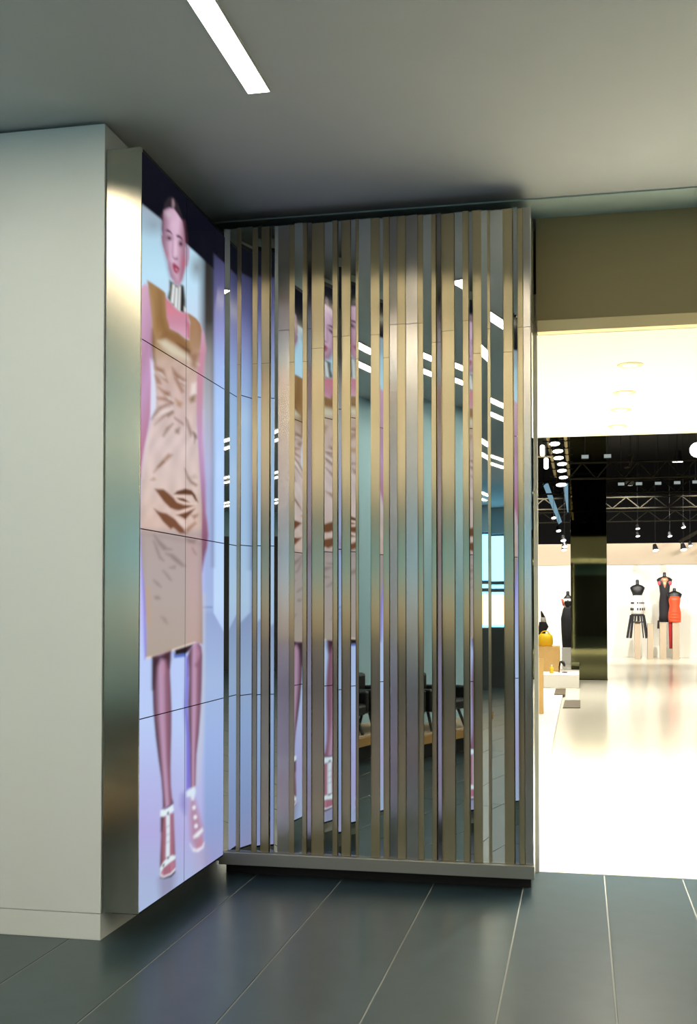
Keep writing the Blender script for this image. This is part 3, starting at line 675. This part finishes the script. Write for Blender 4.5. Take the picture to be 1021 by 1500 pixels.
for k, (px, py, aim, lab) in enumerate([(960, 804, (1.7, 34.2, 1.6), 'spotlight on the far wall above the monochrome dress'), (1001, 803, (2.6, 34.2, 1.4), 'large spotlight on the far wall above the red dress'), (1011, 798, (3.5, 34.2, 1.3), 'small spotlight at the far wall next to the diagonal pipe'),
                                        (934, 773, (1, 33, 0), 'upper of two small lamps over the monochrome dress'), (934, 784, (1, 33, 0), 'lower of two small lamps over the monochrome dress'), (981, 784, (2.3, 34.2, 1.4), 'tilted spotlight over the long black dress'), (1001, 771, (3, 33, 0), 'small high lamp right of the tilted spotlight')]):
    p_ = onY(px, py, 32.5 - .6 * k)
    spot(p_, .085 if k < 2 else .055, p_ + np.array([.15, -.3, -.9]), lab, 'spotlights in the dark shop hall', .25)
# spotlights added to brighten the far wall
for k, x in enumerate((-4, -1.2, 1.2, 3.2, 6.0)):
    spot((x, 28.0, 4.6), .12, (x, 34.3, 1.2), 'added spotlight brightening the far wall, ' + ('leftmost', 'second from left', 'third from left', 'fourth from left', 'rightmost')[k] + ' of its row', 'added far wall lights', .4, 900)
for k, (x, y) in enumerate(((-1.6, 13), (0.9, 14), (4, 14), (-1.6, 19), (2.6, 20.5), (5.5, 20), (2.2, 26.5), (-2.6, 27))):  # extra lamps added to brighten the shop floor and left display
    spot((x, y, 4.9), .12, (x, y + .3, 0), 'added fill spotlight hung from the dark hall ceiling over the ' + ('low white platform', 'near floor centre', 'near floor on the right', 'wide display block', 'floor beside the column', 'middle floor far right', 'floor before the plinths', 'floor before the left mannequin')[k], 'added floor lights', .6, 420)
# single very bright lamp at the right edge
spot(onY(1022, 658, 16), .11, onY(1010, 700, 14), 'large bright lamp at the right edge of the dark hall', 'spotlights in the dark shop hall', .3)
# tall oval tube lamps left of the lamp truss
for (px, py, lab) in ((794.5, 660, 'upper oval lamp beside the shop jamb'), (800, 679, 'lower oval lamp beside the shop jamb')):
    c_ = onY(px, py, 15)
    t = thing('oval_lamp', lab, 'lamp', c_, 'oval lamps by the jamb')
    loft('diffuser', [(0, 0, -.075, .012, .012), (0, 0, -.06, .03, .03), (0, 0, .06, .03, .03), (0, 0, .075, .012, .012)], E_lens, t, 12)
    bar('cable', (0, 0, .07), (0, 0, .6), .004, M_form, t, 5)
cA, cB = Vector(onY(787, 669, 15.2)), Vector(onY(808, 669, 15.2))
t = thing('crossbar', 'thin pale crossbar left of the lamp truss', 'bar', cA)
bar('rail', (0, 0, 0), cB - cA, .012, M_fascia, t)
for q_ in (.1, .9): bar('hanger', (cB - cA) * q_, (cB - cA) * q_ + Vector((0, 0, 6.2 - cA.z)), .006, M_form, t)
# cyan banners
def prism_px(name, pts, Y, th, m_, label, cat):
    ps = [onY(a_, b_, Y) for a_, b_ in pts]; n = len(ps)
    vs = [tuple(q_) for q_ in ps] + [(q_[0], q_[1] + th, q_[2]) for q_ in ps]
    fs = [tuple(range(n))[::-1], tuple(range(n, 2 * n))] + [(i, (i + 1) % n, n + (i + 1) % n, n + i) for i in range(n)]
    bm = bmesh.new(); me = bpy.data.meshes.new('t'); me.from_pydata(vs, [], fs); bm.from_mesh(me); bpy.data.meshes.remove(me)
    o = tag(bm_obj(name, bm, m_), label, cat)
    bar('wire', (ps[0][0] + .02, Y + th / 2, ps[0][2] - .02), (ps[0][0] + .02, Y + th / 2, 6.2), .006, M_form, o, 6)
    return o
prism_px('light_panel', [(795, 709), (803, 708), (823, 764), (818, 768)], 25, .06, E_cyan, 'long pale blue light panel hanging in the dark hall', 'light panel')
prism_px('light_panel', [(824, 708), (832, 708), (832.5, 750), (831, 750)], 24, .06, E_cyan, 'narrow pale blue light panel under the lamp truss end', 'light panel')
# small grey panels
for k, (px, py, Y) in enumerate([(857, 669, 17), (890, 668, 17), (910, 709, 21), (936, 708.5, 21), (964, 708, 21), (992, 707, 21), (1019, 706, 21)]):
    c_ = onY(px, py, Y); w_ = .055 if Y == 17 else .06
    t = thing('panel_lamp', 'small grey panel lamp, %s' % ('left one of the upper pair', 'right one of the upper pair', 'first of the lower row from the left', 'second of the lower row from the left', 'third of the lower row from the left', 'fourth of the lower row from the left', 'last of the lower row by the picture edge')[k], 'lamp', c_, 'grey panel lamps')
    box('housing', (-w_, 0, -.03), (w_, .08, .03), M_truss, t)
    box('diffuser', (-w_ + .004, -.006, -.026), (w_ - .004, 0, .026), E_dim, t)
    bar('rod', (0, .04, .03), (0, .04, 6.2 - c_[2]), .006, M_form, t, 6)
t = thing('bracket', 'dim grey hooked bracket under the black hall ceiling', 'bracket', onY(924, 665, 17))
for a_, b_ in (((920, 666), (927, 666)), ((927, 666), (922.5, 684)), ((915, 684), (922.5, 684))):
    A_ = Vector(onY(*a_, 17)) - Vector(t.location); B_ = Vector(onY(*b_, 17)) - Vector(t.location)
    bar('arm', A_, B_, .02, M_truss, t, 6)
bar('rod', (0, 0, 0), (0, 0, 6.2 - t.location.z), .006, M_form, t, 6)
tag(bar('diagonal_pipe', onY(995, 794, 33), onY(1024, 778, 33), .05, M_truss), 'diagonal grey pipe above the far wall at the right edge', 'pipe')

# pedestals ----------------------------------------------------------------
def px_box(name, x0, x1, ytop, Y, d, m_, label, cat, group, z0=0.):
    a_ = onY(x0, ytop, Y); b_ = onY(x1, ytop, Y)
    o = thing(name, label, cat, ((a_[0] + b_[0]) / 2, Y + d / 2, z0), group)
    hw = (b_[0] - a_[0]) / 2
    box('body', (-hw, -d / 2, 0), (hw, d / 2, a_[2] - z0 - .02), m_, o, .004)
    box('top', (-hw, -d / 2, a_[2] - z0 - .018), (hw, d / 2, a_[2] - z0), m_, o, .003)
    return o
YM = 33.0
for (a_, b_, yt, lab) in ((929.6, 938.2, 912, 'slim cream plinth under the monochrome dress'), (948.6, 957, 913, 'slim cream plinth standing empty between the dresses'), (966.5, 976, 911.5, 'slim cream plinth under the long black dress'), (985, 995, 911.5, 'slim cream plinth under the red dress')):
    px_box('plinth', a_, b_, yt, YM, .2, M_ped, lab, 'plinth', 'slim cream plinths')
def zpx(y, Y=YM): return onY(950, y, Y)[2]
def form(t, top, sh, waist, rsh, rx, m_=M_form, nk=.045):
    loft('neck', [(0, 0, top, .03, .03), (0, 0, top - .02, nk, nk), (0, 0, sh + .05, nk, nk), (0, 0, sh + .01, nk * 1.6, nk * 1.3)], m_, t, 14)
    loft('bust', [(0, 0, sh + .04, .05, .05), (0, 0, sh, rsh * .72, .075), (0, 0, sh - .05, rsh, .09), (0, 0, sh - .11, rsh * .93, .10), (0, -.01, sh - .2, rx, .11), (0, 0, waist, rx * .82, .09)], m_, t, 18)
# monochrome fringe dress
X1 = onY(933.8, 880, YM + .1)[0]
t = thing('mannequin', 'headless black mannequin in a white dress with black fringe', 'mannequin', (X1, YM + .1, 0), 'mannequins by the far wall')
form(t, zpx(849), zpx(858), zpx(873), .21, .155)
loft('white_dress', [(0, 0, zpx(872), .13, .10), (0, 0, zpx(880), .15, .12), (0, 0, zpx(890), .175, .13), (0, 0, zpx(900), .17, .13)], M_wfab, t, 20)
for (y0, y1) in ((882, 884.6), (890.5, 894.2)):
    n = 16
    for i in range(n):
        a0 = 2 * math.pi * i / n; rr = .168 if y0 < 885 else .182; ry = rr * .76
        if i % 4 == 3: continue
        c_ = Vector((rr * math.cos(a0), ry * math.sin(a0), 0)); bm = bmesh.new()
        add_box(bm, (c_.x - .02, c_.y - .008, zpx(y1)), (c_.x + .02, c_.y + .008, zpx(y0))); bm_obj('band_bead', bm, M_bfab, t)
loft('hip_band', [(0, 0, zpx(899.5), .178, .14), (0, 0, zpx(902.5), .20, .15)], M_bfab, t, 20)
n = 15
for i in range(n):
    a0 = 2 * math.pi * (i + .3) / n; ln = 935 if abs(math.cos(a0)) > .45 else 910
    r0, r1 = .19, .21 + .09 * ((ln - 902) / 33)
    bar('fringe_strand', (r0 * math.cos(a0), r0 * .75 * math.sin(a0), zpx(901)), (r1 * math.cos(a0), r1 * .75 * math.sin(a0), zpx(ln)), .016 + .012 * (i % 2), M_bfab, t, 6)
loft('net_band', [(0, 0, zpx(910.5), .212, .16), (0, 0, zpx(912), .215, .16)], M_bfab, t, 20)
# long black dress
X2 = onY(973.5, 880, YM + .35)[0]
t = thing('mannequin', 'headless black mannequin in a long black dress with pink necklace', 'mannequin', (X2, YM + .35, 0), 'mannequins by the far wall')
form(t, zpx(838), zpx(846), zpx(872), .22, .15)
loft('dress', [(0, 0, zpx(857), .155, .125), (0, 0, zpx(870), .13, .105), (0, 0, zpx(884), .16, .125), (0, 0, zpx(900), .155, .125), (0, 0, zpx(911.5), .165, .13)], M_bfab, t, 20, wob=.02)
for sx in (-1, 1): loft('side_tail', [(sx * .15, 0, zpx(909), .05, .10), (sx * .17, 0, zpx(921), .045, .08)], M_bfab, t, 10)
loft('necklace', [(0, -.03, zpx(846), .085, .07), (0, -.05, zpx(849), .11, .09), (0, -.055, zpx(851), .09, .08)], M_gold, t, 16)
loft('pendant', [(0, -.11, zpx(850), .075, .03), (0, -.125, zpx(856), .04, .025), (0, -.125, zpx(861), .012, .012)], M_gold, t, 10)
for sx in (-1, 1): loft('flower_corsage', [(sx * .15, -.07, zpx(851), .02, .02), (sx * .15, -.08, zpx(853), .055, .05), (sx * .15, -.07, zpx(857), .03, .03)], M_pink, t, 10, wob=.15)
# red dress
X3 = onY(988, 880, YM + .1)[0]
t = thing('mannequin', 'headless black mannequin in a short orange-red strapless dress', 'mannequin', (X3, YM + .1, 0), 'mannequins by the far wall')
form(t, zpx(861.5), zpx(868), zpx(892), .21, .15)
loft('dress', [(0, 0, zpx(873.5), .165, .125), (0, 0, zpx(880), .165, .13), (0, 0, zpx(888), .14, .11), (0, 0, zpx(897), .175, .135), (0, 0, zpx(905), .18, .135), (0, 0, zpx(911.5), .17, .13)], M_red, t, 24, wob=.012)
for k in range(4): loft('drape_fold', [(0, -.02, zpx(896 + k * 4), .155, .118), (0, -.02, zpx(897 + k * 4), .172, .134), (0, -.02, zpx(898.2 + k * 4), .155, .118)], M_red, t, 20)
loft('train', [(-.13, .02, zpx(900), .05, .05), (-.12, .02, zpx(914), .05, .05), (-.11, .0, zpx(950), .045, .04)], M_redd, t, 10)
# left mannequin, partly behind the column
X4 = onY(832, 900, 30)[0]
z4 = lambda y: onY(832, y, 30)[2]
t = thing('mannequin', 'headless mannequin in a white and coral top and long black skirt', 'mannequin', (X4, 30, 0), 'mannequins by the far wall')
form(t, z4(866), z4(874), z4(890), .12, .10)
loft('top', [(0, 0, z4(877), .12, .10), (0, 0, z4(884), .11, .10), (0, 0, z4(889.5), .10, .09)], M_wfab, t, 16)
for sx in (-1, 1): loft('sleeve', [(sx * .15, 0, z4(877.5), .03, .05), (sx * .125, 0, z4(881), .035, .06), (sx * .105, 0, z4(887.5), .03, .05)], M_orange, t, 10)
loft('pendant', [(0, -.115, z4(879), .012, .012), (0, -.12, z4(883.5), .025, .015), (0, -.12, z4(885.5), .012, .012)], M_form, t, 8)
loft('skirt', [(0, 0, z4(888.5), .09, .08), (0, 0, z4(892), .13, .11), (0, 0, z4(906), .185, .15), (0, 0, z4(925), .175, .14), (0, 0, z4(948.5), .15, .12)], M_bfab, t, 20)
px_box('display_block', 823, 842, 948.6, 29.8, .5, M_shopwhite, 'white block under the mannequin with the black skirt', 'display block', None)

# low display on the left ----------------------------------------------------
dp = struct(box('low_plinth', (-2.2, 6.95, 0), (-.305, 20.3, .035), M_shopwhite, bev=.004), 'low white platform along the left side of the shop', 'platform')
px_box('display_block', 783, 848.3, 988, 21.0, 1.75, M_shopwhite, 'wide low white display block beside the dark column', 'display block', None)
px_box('display_block', 826, 836.5, 979.5, 22.9, .4, M_shopwhite, 'small white block behind the wide display block', 'display block', None)
bx = px_box('wooden_crate', 783, 819.5, 947.5, 22.0, .7, M_wood, 'pale wooden cube carrying the yellow bag', 'crate', None, float(onY(823, 988, 21.0)[2]))
px_box('wooden_board', 788, 795.8, 965, 15.5, .08, M_wood, 'upright pale wooden board beside the shop jamb', 'board', None, .035)
zc = onY(800, 947.5, 22.0)[2]; cb = onY(798.5, 936, 22.3)
t = thing('handbag', 'rounded yellow handbag on the wooden cube', 'handbag', (cb[0], 22.35, zc))
loft('body', [(0, 0, 0, .125, .10), (0, 0, .04, .15, .12), (0, 0, .13, .155, .125), (0, 0, .21, .14, .11), (0, 0, .25, .09, .07)], M_yellow, t, 18)
loft('base_seam', [(0, 0, 0, .128, .102), (0, 0, .012, .128, .102)], M_wood, t, 18)
bm = bmesh.new()
for i in range(8):
    a0, a1 = math.pi * i / 8, math.pi * (i + 1) / 8
    add_bar(bm, (.08 * math.cos(a0), 0, .24 + .06 * math.sin(a0)), (.08 * math.cos(a1), 0, .24 + .06 * math.sin(a1)), .012, 6)
bm_obj('handle', bm, M_yellow, t)
cs = onY(795, 912, 23.2)
t = thing('scarf', 'black and white patterned scarf draped behind the yellow bag', 'scarf', (cs[0], 23.2, 0))
zz = lambda y: onY(795, y, 23.2)[2]
loft('upper_fold', [(-.03, 0, zz(895), .01, .01), (-.01, 0, zz(900), .03, .03), (.01, 0, zz(905), .045, .04)], M_bfab, t, 10, wob=.1)
loft('white_fold', [(.01, 0, zz(904), .05, .04), (.02, 0, zz(911), .06, .05)], M_wfab, t, 10)
loft('lower_fold', [(.0, 0, zz(911), .07, .05), (.01, 0, zz(918), .10, .06), (-.02, 0, zz(926), .07, .05), (-.02, 0, zz(948), .06, .05)], M_bfab, t, 12, wob=.12)
loft('stand', [(0, 0, 0, .10, .10), (0, 0, .02, .10, .10), (0, 0, .03, .02, .02), (0, 0, zz(930), .02, .02)], M_wfab, t, 10)
# small things on the floor
def plate(name, pts, z, m_, label, cat):
    ps = [onZ(a_, b_, z) for a_, b_ in pts]
    vs = [tuple(q_) for q_ in ps] + [(q_[0], q_[1], z + .012) for q_ in ps]
    bm = bmesh.new(); me = bpy.data.meshes.new('t'); me.from_pydata(vs, [], [(3, 2, 1, 0), (4, 5, 6, 7), (0, 1, 5, 4), (1, 2, 6, 5), (2, 3, 7, 6), (3, 0, 4, 7)]); bm.from_mesh(me); bpy.data.meshes.remove(me)
    return tag(bm_obj(name, bm, m_), label, cat)
plate('floor_plate', [(824.5, 1037.5), (850, 1037.5), (850.3, 1026.5), (827.5, 1026.5)], 0, M_mat, 'grey-brown floor plate at the corner of the white platform', 'floor plate')
plate('floor_plate', [(811.5, 1018), (827.5, 1018), (829, 1009.5), (814, 1009.5)], .036, M_mat, 'brown plate lying on the white platform', 'floor plate')
ch = onY(823, 968, 21.6); t = thing('shoe', 'black high-heeled sandal on the white display block', 'shoe', (ch[0], 21.6, onY(823, 988, 21.0)[2]))
loft('strap', [(-.02, 0, .20, .02, .03), (.0, 0, .22, .04, .03), (.03, 0, .17, .03, .03), (.05, 0, .12, .02, .03)], M_form, t, 10)
loft('heel', [(-.05, 0, 0, .008, .008), (-.05, 0, .10, .012, .012), (-.03, 0, .2, .02, .03)], M_form, t, 8)
loft('sole', [(.05, 0, 0, .05, .035), (.05, 0, .015, .05, .035)], M_form, t, 10)
fr = onY(808, 984, 21.3); t = thing('bottle', 'small yellow bottle in front of the wooden cube', 'bottle', (fr[0], 21.35, onY(823, 988, 21.0)[2]))
loft('body', [(0, 0, 0, .032, .032), (0, 0, .10, .035, .035), (0, 0, .13, .015, .015)], M_yellow, t, 12); loft('cap', [(0, 0, .13, .016, .016), (0, 0, .16, .016, .016)], M_wfab, t, 10)

# ================================================================== CONCOURSE FURNITURE (seen in the mirrors)
pf = struct(box('low_platform', (-3.5, -.9, .18), (-3.0, 4.6, .27), M_ped, bev=.004), 'low platform with wooden front along the teal wall', 'platform')
box('wooden_front', (-3.0, -.9, .18), (-2.985, 4.6, .26), M_cwood, pf)
box('recessed_base', (-3.5, -.9, .0), (-3.15, 4.6, .18), M_dark, pf)
def lounge(x, y, z, rz, label):
    t = thing('lounge_chair', label, 'chair', (x, y, z), 'lounge chairs in the concourse'); t.rotation_euler = (0, 0, rz)
    box('seat', (-.27, -.22, .19), (.27, .2, .30), M_chair, t, .03)
    box('backrest', (-.27, .12, .22), (.27, .22, .55), M_chair, t, .03)
    for sx in (-1, 1): box('armrest', (sx * .29 - .04, -.22, .20), (sx * .29 + .04, .22, .42), M_chair, t, .02)
    for sx in (-1, 1):
        for sy in (-1, 1): bar('leg', (sx * .24, sy * .19, 0), (sx * .20, sy * .12, .2), .016, M_frame, t)
lounge(-3.25, 1.95, .27, math.pi / 2, 'black lounge chair on the low platform nearest the white wall block')
lounge(-3.25, 1.2, .27, math.pi / 2, 'second black lounge chair on the low platform')
lounge(1.4, -7.0, 0, math.pi, 'black lounge chair standing on the dark floor by the glazed front')
